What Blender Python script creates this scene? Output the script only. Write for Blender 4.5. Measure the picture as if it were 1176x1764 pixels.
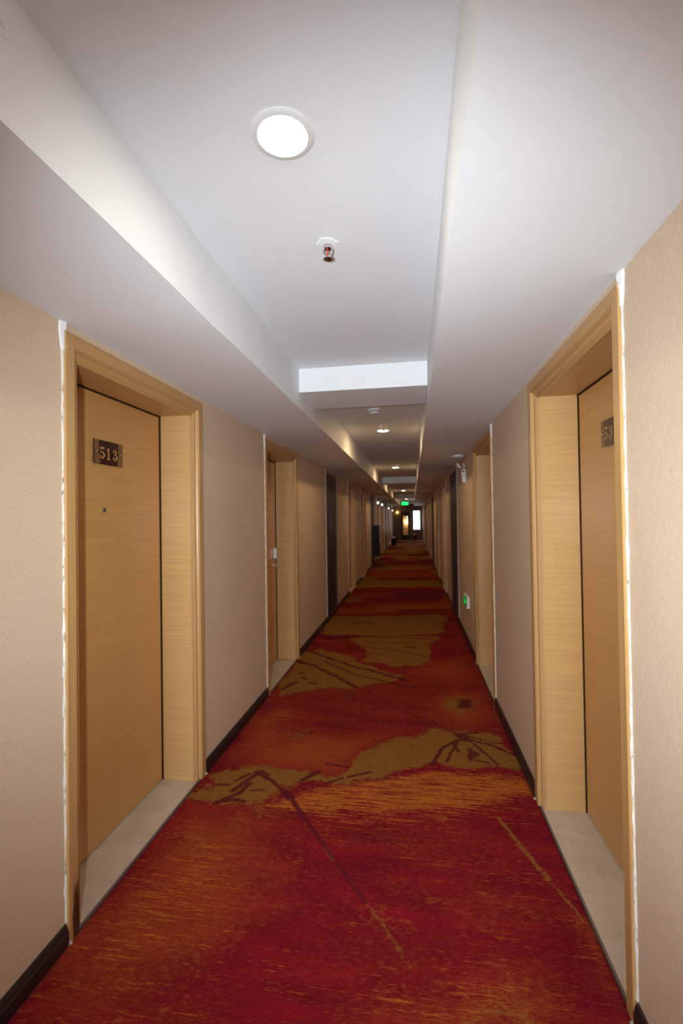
import bpy, bmesh, math, random
import numpy as np
from mathutils import Matrix, Vector

# ------------------------------------------------------------------ clear
for o in list(bpy.data.objects):
    bpy.data.objects.remove(o, do_unlink=True)
C = bpy.context.scene.collection
SC = bpy.context.scene
R = random.Random(7)

# ------------------------------------------------------------------ camera
YAW, PITCH, ROLL, FPX = 0.1543, 0.0129, 0.0144, 784.0
cam_d = bpy.data.cameras.new('camera')
cam_d.sensor_fit = 'VERTICAL'
cam_d.sensor_height = 36.0
cam_d.lens = FPX / 1764.0 * 36.0
cam_d.clip_start = 0.02
cam_d.clip_end = 200
cam = bpy.data.objects.new('camera', cam_d)
C.objects.link(cam)
r0 = Vector((math.cos(YAW), math.sin(YAW), 0))
f0 = Vector((-math.sin(YAW), math.cos(YAW), 0))
fw = f0 * math.cos(PITCH) + Vector((0, 0, 1)) * math.sin(PITCH)
u0 = -f0 * math.sin(PITCH) + Vector((0, 0, 1)) * math.cos(PITCH)
rr = r0 * math.cos(ROLL) - u0 * math.sin(ROLL)
uu = r0 * math.sin(ROLL) + u0 * math.cos(ROLL)
M = Matrix(((rr.x, uu.x, -fw.x, 0), (rr.y, uu.y, -fw.y, 0), (rr.z, uu.z, -fw.z, 1.5), (0, 0, 0, 1)))
cam.matrix_world = M
SC.camera = cam

# ------------------------------------------------------------------ world: overcast daylight beyond the end window
w = bpy.data.worlds.new('overcast_sky')
SC.world = w
w.use_nodes = True
bg = w.node_tree.nodes['Background']
bg.inputs['Color'].default_value = (0.74, 0.87, 1.0, 1)
bg.inputs['Strength'].default_value = 24.0

# ------------------------------------------------------------------ the photographer's flash, left of the lens on a camera held upright
fl = bpy.data.lights.new('camera_flash', 'SPOT')
fl.energy = 240.0
fl.color = (0.84, 0.925, 0.985)
fl.spot_size = math.radians(113)
fl.spot_blend = 1.0
fl.shadow_soft_size = 0.03
flo = bpy.data.objects.new('camera_flash', fl)
C.objects.link(flo)
flo.location = (-0.18, -0.04, 1.53)
flo.rotation_euler = (math.radians(90 + -4), 0, YAW * -0.1)

# ------------------------------------------------------------------ exposure
SC.view_settings.view_transform = 'Standard'
SC.view_settings.look = 'None'
SC.view_settings.gamma = 1.0
SC.view_settings.use_curve_mapping = False
SC.view_settings.exposure = 0.0

# ------------------------------------------------------------------ room dimensions (metres, camera at x=0, y=0, z=1.5)
XL, XR = -1.242, 0.63          # wall faces
ZC, ZT, ZB = 2.226, 2.483, 2.326   # soffit, tray ceiling, beam underside
TL, TR = -0.722, 0.108         # tray edges
Y0, Y1 = -4.5, 30.0            # back and far end of the corridor
DOORS = [1.465, 3.735, 8.8, 11.0, 16.1, 18.3, 23.4, 25.6]   # near edge of each door casing, both walls
DW, DH, CW = 1.09, 2.195, 0.082     # outer width, outer height, casing width
REC = 0.212                    # recess of the door leaf
HATCH = [(6.5, 7.3), (13.65, 14.4), (20.9, 21.7), (28.2, 29.0)]

# ------------------------------------------------------------------ mesh helper
class MB:
    def __init__(s): s.v = []; s.f = []; s.m = []
    def add(s, vs, fs, mi=0):
        b = len(s.v); s.v += [tuple(v) for v in vs]
        s.f += [tuple(b + i for i in f) for f in fs]; s.m += [mi] * len(fs); return s
    def box(s, a, b, mi=0):
        x0, y0, z0 = [min(p, q) for p, q in zip(a, b)]; x1, y1, z1 = [max(p, q) for p, q in zip(a, b)]
        return s.add([(x0,y0,z0),(x1,y0,z0),(x1,y1,z0),(x0,y1,z0),(x0,y0,z1),(x1,y0,z1),(x1,y1,z1),(x0,y1,z1)],
                     [(0,3,2,1),(4,5,6,7),(0,1,5,4),(1,2,6,5),(2,3,7,6),(3,0,4,7)], mi)
    def loft(s, rings, mi=0, caps=True):
        n = len(rings[0]); vs = [p for r in rings for p in r]; fs = []
        for k in range(len(rings) - 1):
            for i in range(n):
                j = (i + 1) % n
                fs.append((k*n+i, k*n+j, (k+1)*n+j, (k+1)*n+i))
        if caps: fs += [tuple(reversed(range(n))), tuple(range((len(rings)-1)*n, len(rings)*n))]
        return s.add(vs, fs, mi)
    def lathe(s, prof, o=(0,0,0), n=32, axis='z', mi=0):
        # prof: (radius, along) pairs
        rings = []
        for r, h in prof:
            ring = []
            for i in range(n):
                a = 2*math.pi*i/n; c, d = r*math.cos(a), r*math.sin(a)
                p = {'z': (c, d, h), 'x': (h, c, d), 'y': (d, h, c)}[axis]
                ring.append(tuple(p[k] + o[k] for k in range(3)))
            rings.append(ring)
        return s.loft(rings, mi)
    def tube(s, pts, rad, n=10, mi=0):
        pts = [Vector(p) for p in pts]; rings = []
        for i, p in enumerate(pts):
            t = (pts[min(i+1, len(pts)-1)] - pts[max(i-1, 0)]).normalized()
            a = t.cross(Vector((0.13, 0.21, 1))).normalized(); b = t.cross(a)
            rd = rad[i] if isinstance(rad, (list, tuple)) else rad
            rings.append([tuple(p + (a*math.cos(2*math.pi*k/n) + b*math.sin(2*math.pi*k/n))*rd) for k in range(n)])
        return s.loft(rings, mi)
    def build(s, name, mat, parent=None, smooth=False, bevel=0, recalc=True):
        me = bpy.data.meshes.new(name); me.from_pydata(s.v, [], s.f)
        for m in (mat if isinstance(mat, (list, tuple)) else [mat]): me.materials.append(m)
        me.polygons.foreach_set('material_index', s.m)
        if recalc:
            bm = bmesh.new(); bm.from_mesh(me); bmesh.ops.recalc_face_normals(bm, faces=bm.faces); bm.to_mesh(me); bm.free()
        me.update()
        if smooth:
            me.polygons.foreach_set('use_smooth', [True]*len(me.polygons))
        o = bpy.data.objects.new(name, me); C.objects.link(o)
        if parent: o.parent = parent
        if bevel:
            b = o.modifiers.new('bevel', 'BEVEL'); b.width = bevel; b.segments = 2; b.limit_method = 'ANGLE'
        if smooth:
            e = o.modifiers.new('edges', 'EDGE_SPLIT'); e.split_angle = math.radians(35)
        return o

def empty(name, loc=(0,0,0), rot=(0,0,0)):
    o = bpy.data.objects.new(name, None); C.objects.link(o); o.location = loc; o.rotation_euler = rot
    o.empty_display_size = 0.1; return o
def tag(o, label=None, cat=None, group=None, kind=None):
    if label: o['label'] = label
    if cat: o['category'] = cat
    if group: o['group'] = group
    if kind: o['kind'] = kind
    return o
def copy_tree(o, parent=None):
    c = o.copy(); C.objects.link(c)
    if parent: c.parent = parent
    for ch in list(o.children): copy_tree(ch, c)
    return c

# ------------------------------------------------------------------ materials
def mat(name, col=(0.5,0.5,0.5), rough=0.5, metal=0.0, spec=0.5, emit=None, es=0.0):
    m = bpy.data.materials.new(name); m.use_nodes = True
    b = m.node_tree.nodes['Principled BSDF']
    b.inputs['Base Color'].default_value = (*col, 1); b.inputs['Roughness'].default_value = rough
    b.inputs['Metallic'].default_value = metal; b.inputs['Specular IOR Level'].default_value = spec
    if emit: b.inputs['Emission Color'].default_value = (*emit, 1); b.inputs['Emission Strength'].default_value = es
    return m
class NT:
    def __init__(s, m): s.t = m.node_tree; s.b = s.t.nodes['Principled BSDF']; s.tc = s.t.nodes.new('ShaderNodeTexCoord')
    def n(s, typ, **kw):
        x = s.t.nodes.new(typ)
        for k, v in kw.items(): setattr(x, k, v)
        return x
    def link(s, a, b): s.t.links.new(a, b)
    def mapping(s, scale, loc=(0,0,0)):
        x = s.n('ShaderNodeMapping'); x.inputs['Scale'].default_value = scale; x.inputs['Location'].default_value = loc
        s.link(s.tc.outputs['Object'], x.inputs['Vector']); return x.outputs['Vector']
    def noise(s, scale, detail=3, rough=0.6, dist=0, loc=(0,0,0)):
        x = s.n('ShaderNodeTexNoise'); x.inputs['Scale'].default_value = 1; x.inputs['Detail'].default_value = detail
        x.inputs['Roughness'].default_value = rough; x.inputs['Distortion'].default_value = dist
        s.link(s.mapping(scale, loc), x.inputs['Vector']); return x.outputs['Fac']
    def ramp(s, fac, stops):
        x = s.n('ShaderNodeValToRGB'); e = x.color_ramp.elements
        while len(e) > 1: e.remove(e[0])
        for i, (p, c) in enumerate(stops):
            k = e[0] if i == 0 else e.new(p); k.position = p; k.color = (*c, 1) if len(c) == 3 else c
        s.link(fac, x.inputs['Fac']); return x.outputs['Color']
    def mix(s, fac, a, b, mode='MIX'):
        x = s.n('ShaderNodeMix', data_type='RGBA', blend_type=mode)
        for v, i in ((fac, x.inputs[0]), (a, x.inputs[6]), (b, x.inputs[7])):
            if isinstance(v, (int, float)): i.default_value = v
            elif isinstance(v, tuple): i.default_value = (*v, 1)
            else: s.link(v, i)
        return x.outputs[2]
    def math(s, op, a, b=None, c=None, clamp=False):
        x = s.n('ShaderNodeMath', operation=op, use_clamp=clamp)
        for k, v in enumerate((a, b, c)):
            if v is None: continue
            if isinstance(v, (int, float)): x.inputs[k].default_value = v
            else: s.link(v, x.inputs[k])
        return x.outputs[0]
    def bump(s, h, strength=0.2, dist=0.002):
        x = s.n('ShaderNodeBump'); x.inputs['Strength'].default_value = strength; x.inputs['Distance'].default_value = dist
        s.link(h, x.inputs['Height']); s.link(x.outputs['Normal'], s.b.inputs['Normal'])
    def color(s, c): s.link(c, s.b.inputs['Base Color'])

def wood(name, scale, fine, dark, light, rough=0.34, streak=(0.30, 0.72)):
    m = mat(name, light, rough); t = NT(m)
    a = t.noise(scale, 4, 0.65, 0.25); b = t.noise(fine, 2, 0.5)
    c = t.ramp(a, [(streak[0], dark), (streak[1], light)])
    c2 = t.ramp(b, [(0.3, (0.80, 0.78, 0.74)), (0.62, (1, 1, 1))])
    t.color(t.mix(0.55, c, c2, 'MULTIPLY')); t.bump(b, 0.05, 0.001)
    m.node_tree.nodes['Principled BSDF'].inputs['Roughness'].default_value = rough
    return m
DK, LT = (0.55, 0.32, 0.118), (0.64, 0.385, 0.152)
WOOD_LEAF = wood('beech_veneer_leaf', (1.4, 1.4, 60), (4, 4, 330), (0.53, 0.275, 0.086), (0.60, 0.32, 0.105), 0.33)
WOOD_H = wood('beech_veneer_jamb', (1.8, 1.8, 75), (5, 5, 360), DK, LT, 0.32)
WOOD_V = wood('beech_veneer_upright', (60, 60, 0.9), (330, 330, 4), (0.50, 0.28, 0.103), (0.60, 0.35, 0.138), 0.36)
WOOD_L = wood('beech_veneer_head', (60, 1.2, 60), (330, 5, 330), (0.48, 0.26, 0.095), (0.56, 0.32, 0.122), 0.36)
def stained_upright():
    m = wood('beech_veneer_water_stained', (60, 60, 0.9), (330, 330, 4), (0.50, 0.28, 0.103), (0.60, 0.35, 0.138), 0.4)
    t = NT(m); sep = t.n('ShaderNodeSeparateXYZ'); t.link(t.tc.outputs['Object'], sep.inputs[0])
    n = t.noise((38, 38, 8), 4, 0.7, 0.6)
    h = t.math('SUBTRACT', 1.3, t.math('MULTIPLY', sep.outputs['Z'], 3.8), clamp=True)
    e = t.math('MULTIPLY', t.math('SUBTRACT', sep.outputs['Y'], 0.0), 30.0, clamp=True)
    k = t.math('MULTIPLY', t.math('SUBTRACT', t.math('ADD', t.math('MULTIPLY', h, e), n), 0.98), 3.2, clamp=True)
    old = m.node_tree.nodes['Principled BSDF'].inputs['Base Color'].links[0].from_socket
    t.color(t.mix(k, old, (0.07, 0.028, 0.012)))
    return m
WOOD_STAIN = stained_upright()
DARKWOOD = wood('walnut_stained_board', (30, 30, 0.8), (200, 200, 3), (0.028, 0.010, 0.007), (0.046, 0.018, 0.013), 0.55)
DARKTRIM = wood('walnut_stained_trim', (30, 30, 0.8), (200, 200, 3), (0.040, 0.022, 0.019), (0.065, 0.036, 0.032), 0.55)

def wallpaper():
    m = mat('linen_wallpaper', (0.5, 0.4, 0.3), 0.55, spec=0.35); t = NT(m)
    v = t.noise((620, 620, 60), 2, 0.6); h = t.noise((70, 70, 640), 2, 0.6); g = t.noise((900, 900, 900), 1)
    big = t.noise((0.9, 0.9, 1.3), 3)
    f = t.math('ADD', t.math('MULTIPLY', v, 0.6), t.math('ADD', t.math('MULTIPLY', h, 0.25), t.math('MULTIPLY', g, 0.15)))
    c = t.ramp(f, [(0.36, (0.575, 0.44, 0.31)), (0.62, (0.765, 0.595, 0.43))])
    c2 = t.ramp(big, [(0.3, (0.93, 0.92, 0.91)), (0.7, (1, 1, 1))])
    t.color(t.mix(1.0, c, c2, 'MULTIPLY')); t.bump(f, 0.22, 0.001); return m
PAPER = wallpaper()

def paint(name, col, rough=0.6):
    m = mat(name, col, rough, spec=0.3); t = NT(m)
    b = t.noise((1.3, 0.8, 1.3), 4, 0.6); f = t.noise((160, 160, 160), 2)
    c = t.ramp(b, [(0.3, tuple(k*0.955 for k in col)), (0.65, col)])
    # a few hairline cracks in the plaster
    vo = t.n('ShaderNodeTexVoronoi', feature='DISTANCE_TO_EDGE'); vo.inputs['Scale'].default_value = 1.0
    dn = t.n('ShaderNodeTexNoise'); dn.inputs['Scale'].default_value = 5; dn.inputs['Detail'].default_value = 4
    t.link(t.tc.outputs['Object'], dn.inputs['Vector'])
    add = t.mix(0.35, t.mapping((1.5, 0.9, 1.5)), dn.outputs['Color'], 'ADD'); t.link(add, vo.inputs['Vector'])
    line = t.math('LESS_THAN', vo.outputs['Distance'], 0.0022)
    gate = t.math('GREATER_THAN', t.noise((1.1, 0.7, 1.1), 2, loc=(4, 2, 1)), 0.60)
    k = t.math('MULTIPLY', t.math('MULTIPLY', line, gate), 0.22)
    t.color(t.mix(k, c, (0.25, 0.23, 0.2))); t.bump(f, 0.04, 0.001); return m
WHITE = paint('white_ceiling_paint', (0.81, 0.825, 0.84))
PLASTER = paint('rough_white_plaster', (0.84, 0.84, 0.835), 0.8)
def caulk_mat():
    m = mat('flaking_white_caulk', (0.75, 0.73, 0.70), 0.7); t = NT(m)
    n = t.noise((60, 60, 26), 4, 0.7)
    t.color(t.ramp(n, [(0.34, (0.24, 0.20, 0.15)), (0.46, (0.72, 0.70, 0.67)), (0.8, (0.82, 0.81, 0.79))])); t.bump(n, 0.5, 0.003); return m
CAULK = caulk_mat()
CHIP = mat('dirty_plaster', (0.42, 0.37, 0.31), 0.9)
GAP = mat('painted_gap_shade', (0.050, 0.022, 0.009), 0.9, spec=0.1)
GLUE = mat('yellow_wood_glue', (0.75, 0.50, 0.02), 0.4)
def stone():
    m = mat('beige_marble', (0.50, 0.43, 0.34), 0.28); t = NT(m)
    a = t.noise((3, 5, 3), 6, 0.62, 1.4); d = t.noise((9, 5, 9), 4, 0.7, 0.6, (2, 3, 0))
    c = t.ramp(a, [(0.28, (0.46, 0.36, 0.26)), (0.5, (0.54, 0.435, 0.325)), (0.75, (0.60, 0.49, 0.375))])
    k = t.ramp(d, [(0.52, (1, 1, 1)), (0.72, (0.74, 0.71, 0.67))])
    t.color(t.mix(0.8, c, k, 'MULTIPLY')); return m
STONE = stone()
EDGE = mat('grey_edge_strip', (0.15, 0.115, 0.10), 0.6)
def skirting():
    m = mat('black_brown_skirting', (0.02, 0.012, 0.01), 0.35); t = NT(m)
    a = t.noise((60, 5, 60), 4, 0.7)
    t.color(t.ramp(a, [(0.3, (0.010, 0.006, 0.005)), (0.72, (0.030, 0.021, 0.018)), (0.86, (0.09, 0.075, 0.065))])); t.bump(a, 0.15, 0.002); return m
SKIRT = skirting()
CHROME = mat('brushed_steel', (0.72, 0.73, 0.74), 0.22, 1.0)
SATIN = mat('satin_silver', (0.80, 0.81, 0.82), 0.35, 0.35)
DULLSTEEL = mat('dull_nickel', (0.45, 0.44, 0.42), 0.3, 1.0)
PLASTIC = mat('white_plastic', (0.74, 0.74, 0.72), 0.4)
GREYPL = mat('grey_plastic', (0.16, 0.16, 0.16), 0.5)
BLACK = mat('black_lacquer', (0.010, 0.008, 0.008), 0.55, spec=0.25)
REDBULB = mat('red_glass_bulb', (0.45, 0.02, 0.015), 0.1)
REDLAB = mat('red_print', (0.30, 0.01, 0.03), 0.5)
GREYLAB = mat('grey_print', (0.33, 0.34, 0.31), 0.5)
REDBOX = mat('dark_red_enamel', (0.20, 0.014, 0.02), 0.6)
PLATE = mat('dark_brown_plate', (0.035, 0.008, 0.006), 0.22)
GOLD = mat('gold_print', (0.50, 0.255, 0.075), 0.4)
LAMP = mat('lamp_diffuser', (0.9, 0.85, 0.7), 0.4, emit=(1.0, 0.68, 0.35), es=220.0)
LAMP_NEAR = mat('lamp_diffuser_white', (0.9, 0.9, 0.88), 0.4, emit=(1.0, 0.90, 0.74), es=70.0)
LAMPW = mat('lamp_globe_lit', (0.9, 0.8, 0.6), 0.4, emit=(1.0, 0.55, 0.12), es=5.0)
EMLAMP_GLINT = mat('emergency_lamp_lens_glint_glow', (0.8, 0.82, 0.85), 0.15, emit=(0.85, 0.93, 1.0), es=1.6)  # weak emission stands in for specular glints on the small wall lamps
GREEN = mat('exit_sign_green_lit', (0.0, 0.35, 0.08), 0.4, emit=(0.0, 0.9, 0.13), es=1.0)
GREENDK = mat('exit_sign_dark_green', (0.0, 0.06, 0.01), 0.4, emit=(0.0, 0.25, 0.02), es=0.35)
GREENLT = mat('exit_sign_pictogram', (0.3, 0.8, 0.5), 0.4, emit=(0.05, 1.0, 0.42), es=1.5)
GLASS = mat('clear_pane', (1, 1, 1), 0.02)
GLASS.node_tree.nodes['Principled BSDF'].inputs['Transmission Weight'].default_value = 1.0
GLASS.node_tree.nodes['Principled BSDF'].inputs['IOR'].default_value = 1.45
ALU = mat('white_window_frame', (0.55, 0.55, 0.54), 0.4)
CONCRETE = mat('screed', (0.25, 0.24, 0.22), 0.9)
END_WALL_DIM = mat('end_wall_painted_dimness', (0.20, 0.135, 0.10), 0.7)  # darker than the side walls: low light at the far end put into colour
LOBBY = mat('lobby_plaster', (0.55, 0.38, 0.20), 0.7)

# ------------------------------------------------------------------ walls with door recesses
def side_wall(name, xf, s):
    # xf: face x, s: outward direction (-1 left, +1 right)
    b = MB(); o = xf + s*0.40
    ys = [Y0] + [v for d in DOORS for v in (d + 0.03, d + DW - 0.03)] + [Y1 + 0.2]
    for i in range(0, len(ys), 2):
        b.box((xf, ys[i], -0.05), (o, ys[i+1], 2.62))
    for d in DOORS:
        b.box((xf, d + 0.03, DH - 0.03), (o, d + DW - 0.03, 2.62))
        b.box((xf + s*0.30, d + 0.03, -0.05), (o, d + DW - 0.03, DH - 0.03))
    w = b.build(name, PAPER); tag(w, kind='structure'); return w
wl = side_wall('wall_left', XL, -1)
wr = side_wall('wall_right', XR, 1)
tag(wl, 'beige linen wallpapered corridor wall with door 513')
tag(wr, 'beige linen wallpapered corridor wall with the low green exit sign')
FILL_WIN = (-0.80, 0.20, 0.75, 2.10)       # unseen window added behind the camera to bring in cool fill light
b = MB(); b.box((XL - 0.4, Y0 - 0.2, -0.05), (FILL_WIN[0], Y0, 2.62)); b.box((FILL_WIN[1], Y0 - 0.2, -0.05), (XR + 0.4, Y0, 2.62))
b.box((FILL_WIN[0], Y0 - 0.2, -0.05), (FILL_WIN[1], Y0, FILL_WIN[2])); b.box((FILL_WIN[0], Y0 - 0.2, FILL_WIN[3]), (FILL_WIN[1], Y0, 2.62))
tag(b.build('wall_back', PAPER), kind='structure')

# end wall with an opening for the glazed door and the window
ED = (-0.73, -0.185, 1.86)           # end door opening x0,x1,top
EW = (0.03, 0.50, 0.66, 1.91)        # window x0,x1,z0,z1
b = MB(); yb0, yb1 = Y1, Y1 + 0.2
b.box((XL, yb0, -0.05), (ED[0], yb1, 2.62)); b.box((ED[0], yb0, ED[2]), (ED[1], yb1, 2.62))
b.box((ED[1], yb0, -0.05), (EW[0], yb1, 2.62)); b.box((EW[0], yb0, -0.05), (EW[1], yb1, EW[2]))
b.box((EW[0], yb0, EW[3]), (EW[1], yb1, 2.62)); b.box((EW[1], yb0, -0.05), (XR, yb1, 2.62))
tag(b.build('wall_end', END_WALL_DIM), 'far end wall with glazed door and bright window', kind='structure')

b = MB(); b.box((XL - 0.4, Y0 - 0.2, -0.15), (XR + 0.4, Y1 + 0.2, -0.03)); tag(b.build('floor', CONCRETE), kind='structure')

# ------------------------------------------------------------------ ceiling: tray between two soffits, crossed by beams
b = MB(); b.box((XL - 0.4, Y0 - 0.2, ZT), (XR + 0.4, Y1 + 0.2, 2.62))
ceil = b.build('ceiling', WHITE); tag(ceil, 'white plastered tray ceiling above the corridor', kind='structure')
def soffit(x0, x1):
    b = MB(); n = 120; inner = x1 if x0 < -0.73 else x0
    rr_ = random.Random(3 if x0 < 0 else 4)
    ys = np.linspace(Y0, Y1, n); rings = []
    for y in ys:
        a, c = x0, x1; j = rr_.uniform(-0.0025, 0.0025)
        if x0 < -0.73: c += j
        else: a += j
        rings.append([(a, y, ZC + j*0.6), (c, y, ZC + j*0.6), (c, y, ZT), (a, y, ZT)])
    b.loft(rings); return b.build('soffit', WHITE, ceil, bevel=0.0)
soffit(XL, TL); soffit(TR, XR)
for y in (2.9, 11.2, 20.1, 28.6):
    b = MB(); b.box((TL, y, ZB), (TR, y + 0.48, ZT)); b.build('beam', WHITE, ceil, bevel=0.004)

# ------------------------------------------------------------------ baseboards (with gaps at the doors)
def baseboard(name, xf, s):
    b = MB()
    edges = [Y0] + [v for d in DOORS for v in (d - 0.004, d + DW + 0.004)] + [Y1]
    prof = [(0, -0.01), (0.017, -0.01), (0.017, 0.045), (0.013, 0.052), (0.013, 0.058), (0.007, 0.070), (0, 0.072)]
    for i in range(0, len(edges), 2):
        y0, y1 = edges[i], edges[i+1]; n = max(2, int((y1 - y0)/0.12)); rings = []
        for k in range(n + 1):
            y = y0 + (y1 - y0)*k/n; j = R.uniform(-0.0015, 0.0015)
            rings.append([(xf - s*(p[0] + (j if p[0] else 0)), y, p[1] + (j if p[0] else 0)) for p in prof])
        b.loft(rings)
    o = b.build(name, SKIRT); tag(o, kind='structure'); return o
tag(baseboard('baseboard_left', XL, -1), 'low black skirting along the left wall')
tag(baseboard('baseboard_right', XR, 1), 'low black skirting along the right wall')

# ------------------------------------------------------------------ doors
def build_door(s, num, label):
    """Local frame: x = s*depth into the wall (0 at wall face), y along the corridor from the near outer edge, z up."""
    d = empty('door_%d' % num); tag(d, label, kind='structure')
    X = lambda u: s*u
    prof = [(0.0, 0.02), (0.0, -0.010), (0.004, -0.013), (0.048, -0.012), (0.056, -0.004), (0.060, 0.004), (0.074, 0.006), (CW, 0.012), (CW, 0.03)]
    # prof: (distance in from the outer edge, depth). near / far uprights, mitred at the top
    for far in (0, 1):
        bot, top = [], []
        for e, dep in prof:
            y = e if not far else DW - e
            bot.append((X(dep), y, -0.008)); top.append((X(dep), y, DH - e))
        b = MB(); b.loft([bot, top]); b.build('casing', WOOD_STAIN if (s < 0 and num == 1 and not far) else WOOD_V, d)
    a, c = [], []
    for e, dep in prof:
        a.append((X(dep), e + 0.0006, DH - e)); c.append((X(dep), DW - e - 0.0006, DH - e))
    MB().loft([a, c]).build('head_casing', WOOD_L, d)
    # jamb linings
    for y0, y1 in ((CW - 0.05, CW + 0.004), (DW - CW - 0.004, DW - CW + 0.05)):
        MB().box((X(0.013), y0, -0.01), (X(0.29), y1, DH - CW - 0.004)).build('jamb', WOOD_H, d)
    MB().box((X(0.013), CW - 0.05, DH - CW - 0.004), (X(0.29), DW - CW + 0.05, DH - 0.03)).build('head_jamb', WOOD_L, d)
    # thin bright rebate just inside the casing
    b = MB()
    for y0, y1 in ((CW + 0.004, CW + 0.010), (DW - CW - 0.010, DW - CW - 0.004)):
        b.box((X(0.016), y0, -0.006), (X(0.026), y1, DH - CW - 0.004))
    b.box((X(0.016), CW + 0.004, DH - CW - 0.010), (X(0.026), DW - CW - 0.004, DH - CW - 0.004)); b.build('rebate_bead', WOOD_V, d)
    # leaf; the shade in the gap round it is painted with dark strips
    MB().box((X(REC + 0.034), CW + 0.004, -0.01), (X(REC + 0.07), DW - CW - 0.004, DH - CW - 0.004)).build('gap_seal', GAP, d)
    b = MB(); b.box((X(REC - 0.004), DW - CW - 0.0085, -0.001), (X(REC + 0.036), DW - CW - 0.003, DH - CW - 0.004))
    b.box((X(REC - 0.006), CW + 0.004, DH - CW - 0.0085), (X(REC + 0.036), DW - CW - 0.004, DH - CW - 0.003)); b.build('gap_shade_strip', GAP, d)
    leaf = MB().box((X(REC), CW + 0.008, 0.006), (X(REC + 0.04), DW - CW - 0.017, DH - CW - 0.011)).build('door_leaf', WOOD_LEAF, d, bevel=0.002)
    # threshold
    MB().box((X(0.004), CW + 0.004, -0.03), (X(0.29), DW - CW - 0.004, -0.001)).build('threshold', STONE, d, bevel=0.001)
    MB().box((X(-0.004), CW - 0.03, -0.03), (X(0.004), DW - CW + 0.03, 0.0005)).build('edge_strip', EDGE, d)
    rcp = random.Random(5)
    for yy in (0.004, DW - 0.004):
        MB().lathe([(0.001, -0.012), (0.008, -0.010), (0.009 + rcp.uniform(0, 0.003), 0.001), (0.005, 0.007), (0.001, 0.010)], (X(-0.012), yy, 0.0), 9).build('plaster_chip', CHIP, d)
    # flaking caulk along the near outer edge, filler at the top corner
    rc = random.Random(11 if s < 0 else 23); rings = []
    for k in range(61):
        z = 0.075 + (DH - 0.065)*k/60; wd = rc.uniform(0.002, 0.0048) + (0.004 if rc.random() < 0.12 else 0)
        th = 0.004 + rc.uniform(0, 0.004)
        rings.append([(X(0.001), 0.002, z), (X(0.001), -wd, z), (X(-th*0.5), -wd, z), (X(-th), 0.002, z)])
    MB().loft(rings).build('caulk_strip', CAULK, d)
    rings = []
    for k in range(9):
        z = DH - 0.075 + (ZC - 0.001 - DH + 0.075)*k/8; w0 = 0.006 + 0.010*min(1, k/5) + rc.uniform(-0.002, 0.002)
        rings.append([(X(0.001), 0.010 + 0.003*(k > 5), z), (X(0.001), -w0, z), (X(-0.006), -w0*0.8, z), (X(-0.011 - rc.uniform(0, 0.003)), 0.008, z)])
    MB().loft(rings).build('filler_patch', PLASTER, d)
    MB().lathe([(0.001, 0), (0.004, 0.003), (0.001, 0.006)], (X(0.0), DW - CW + 0.004, DH - CW - 0.002), 8).build('glue_drip', GLUE, d)
    return d, leaf

def add_peephole(leaf, s, y, z):
    b = MB(); b.lathe([(0.0135, 0.001), (0.0135, -0.003), (0.009, -0.006), (0.005, -0.006)], (0, 0, 0), 20, 'x')
    o = b.build('peephole', DULLSTEEL, leaf, smooth=True); o.location = (s*REC, y, z); o.scale.x = 1
    if s > 0: pass
    else: o.rotation_euler = (0, 0, math.pi)
    MB().lathe([(0.0046, -0.0061), (0.001, -0.0066)], (0, 0, 0), 16, 'x').build('lens', BLACK, o, smooth=True)
    return o

def add_lock(leaf, s, y, z, back):
    """card lock: upright steel reader over a round rose with a lever pointing along y*back"""
    X = lambda u: s*u
    b = MB(); b.box((X(REC - 0.030), y - 0.032, z + 0.075), (X(REC), y + 0.032, z + 0.185)); b.build('card_reader', SATIN, leaf, bevel=0.006)
    b = MB(); b.lathe([(0.026, 0), (0.026, -0.010), (0.014, -0.016), (0.011, -0.050)], (0, 0, 0), 20, 'x')
    r = b.build('handle_rose', CHROME, leaf, smooth=True); r.location = (X(REC), y, z)
    if s < 0: r.rotation_euler = (0, 0, math.pi)
    b = MB(); b.tube([(X(REC - 0.045), y, z), (X(REC - 0.052), y + back*0.03, z + 0.002), (X(REC - 0.052), y + back*0.075, z + 0.006), (X(REC - 0.048), y + back*0.125, z + 0.012)], [0.012, 0.011, 0.010, 0.006])
    b.build('lever', CHROME, leaf, smooth=True)

# digits as flat printed shapes -------------------------------------------------
def ribbon(pts, ws, n=14):
    """variable-width stroke (Catmull-Rom through pts) as a list of quads in 2D"""
    P_ = [Vector(p) for p in pts]; out = []
    def cr(i, t, arr):
        a, b_, c, d = arr[max(i-1, 0)], arr[i], arr[i+1], arr[min(i+2, len(arr)-1)]
        return 0.5*((2*b_) + (c - a)*t + (2*a - 5*b_ + 4*c - d)*t*t + (3*b_ - a - 3*c + d)*t**3)
    samp = []
    for i in range(len(P_)-1):
        for k in range(n): samp.append((cr(i, k/n, P_), cr(i, k/n, ws)))
    samp.append((P_[-1], ws[-1]))
    L, Rr = [], []
    for i, (p, w_) in enumerate(samp):
        t = (samp[min(i+1, len(samp)-1)][0] - samp[max(i-1, 0)][0]).normalized(); q = Vector((-t.y, t.x))
        L.append(p + q*w_/2); Rr.append(p - q*w_/2)
    return [(L[i], L[i+1], Rr[i+1], Rr[i]) for i in range(len(samp)-1)]
def disc2(c, r, n=16):
    return [tuple(Vector((c[0] + r*math.cos(2*math.pi*k/n), c[1] + r*math.sin(2*math.pi*k/n))) for k in range(n))]
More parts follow.
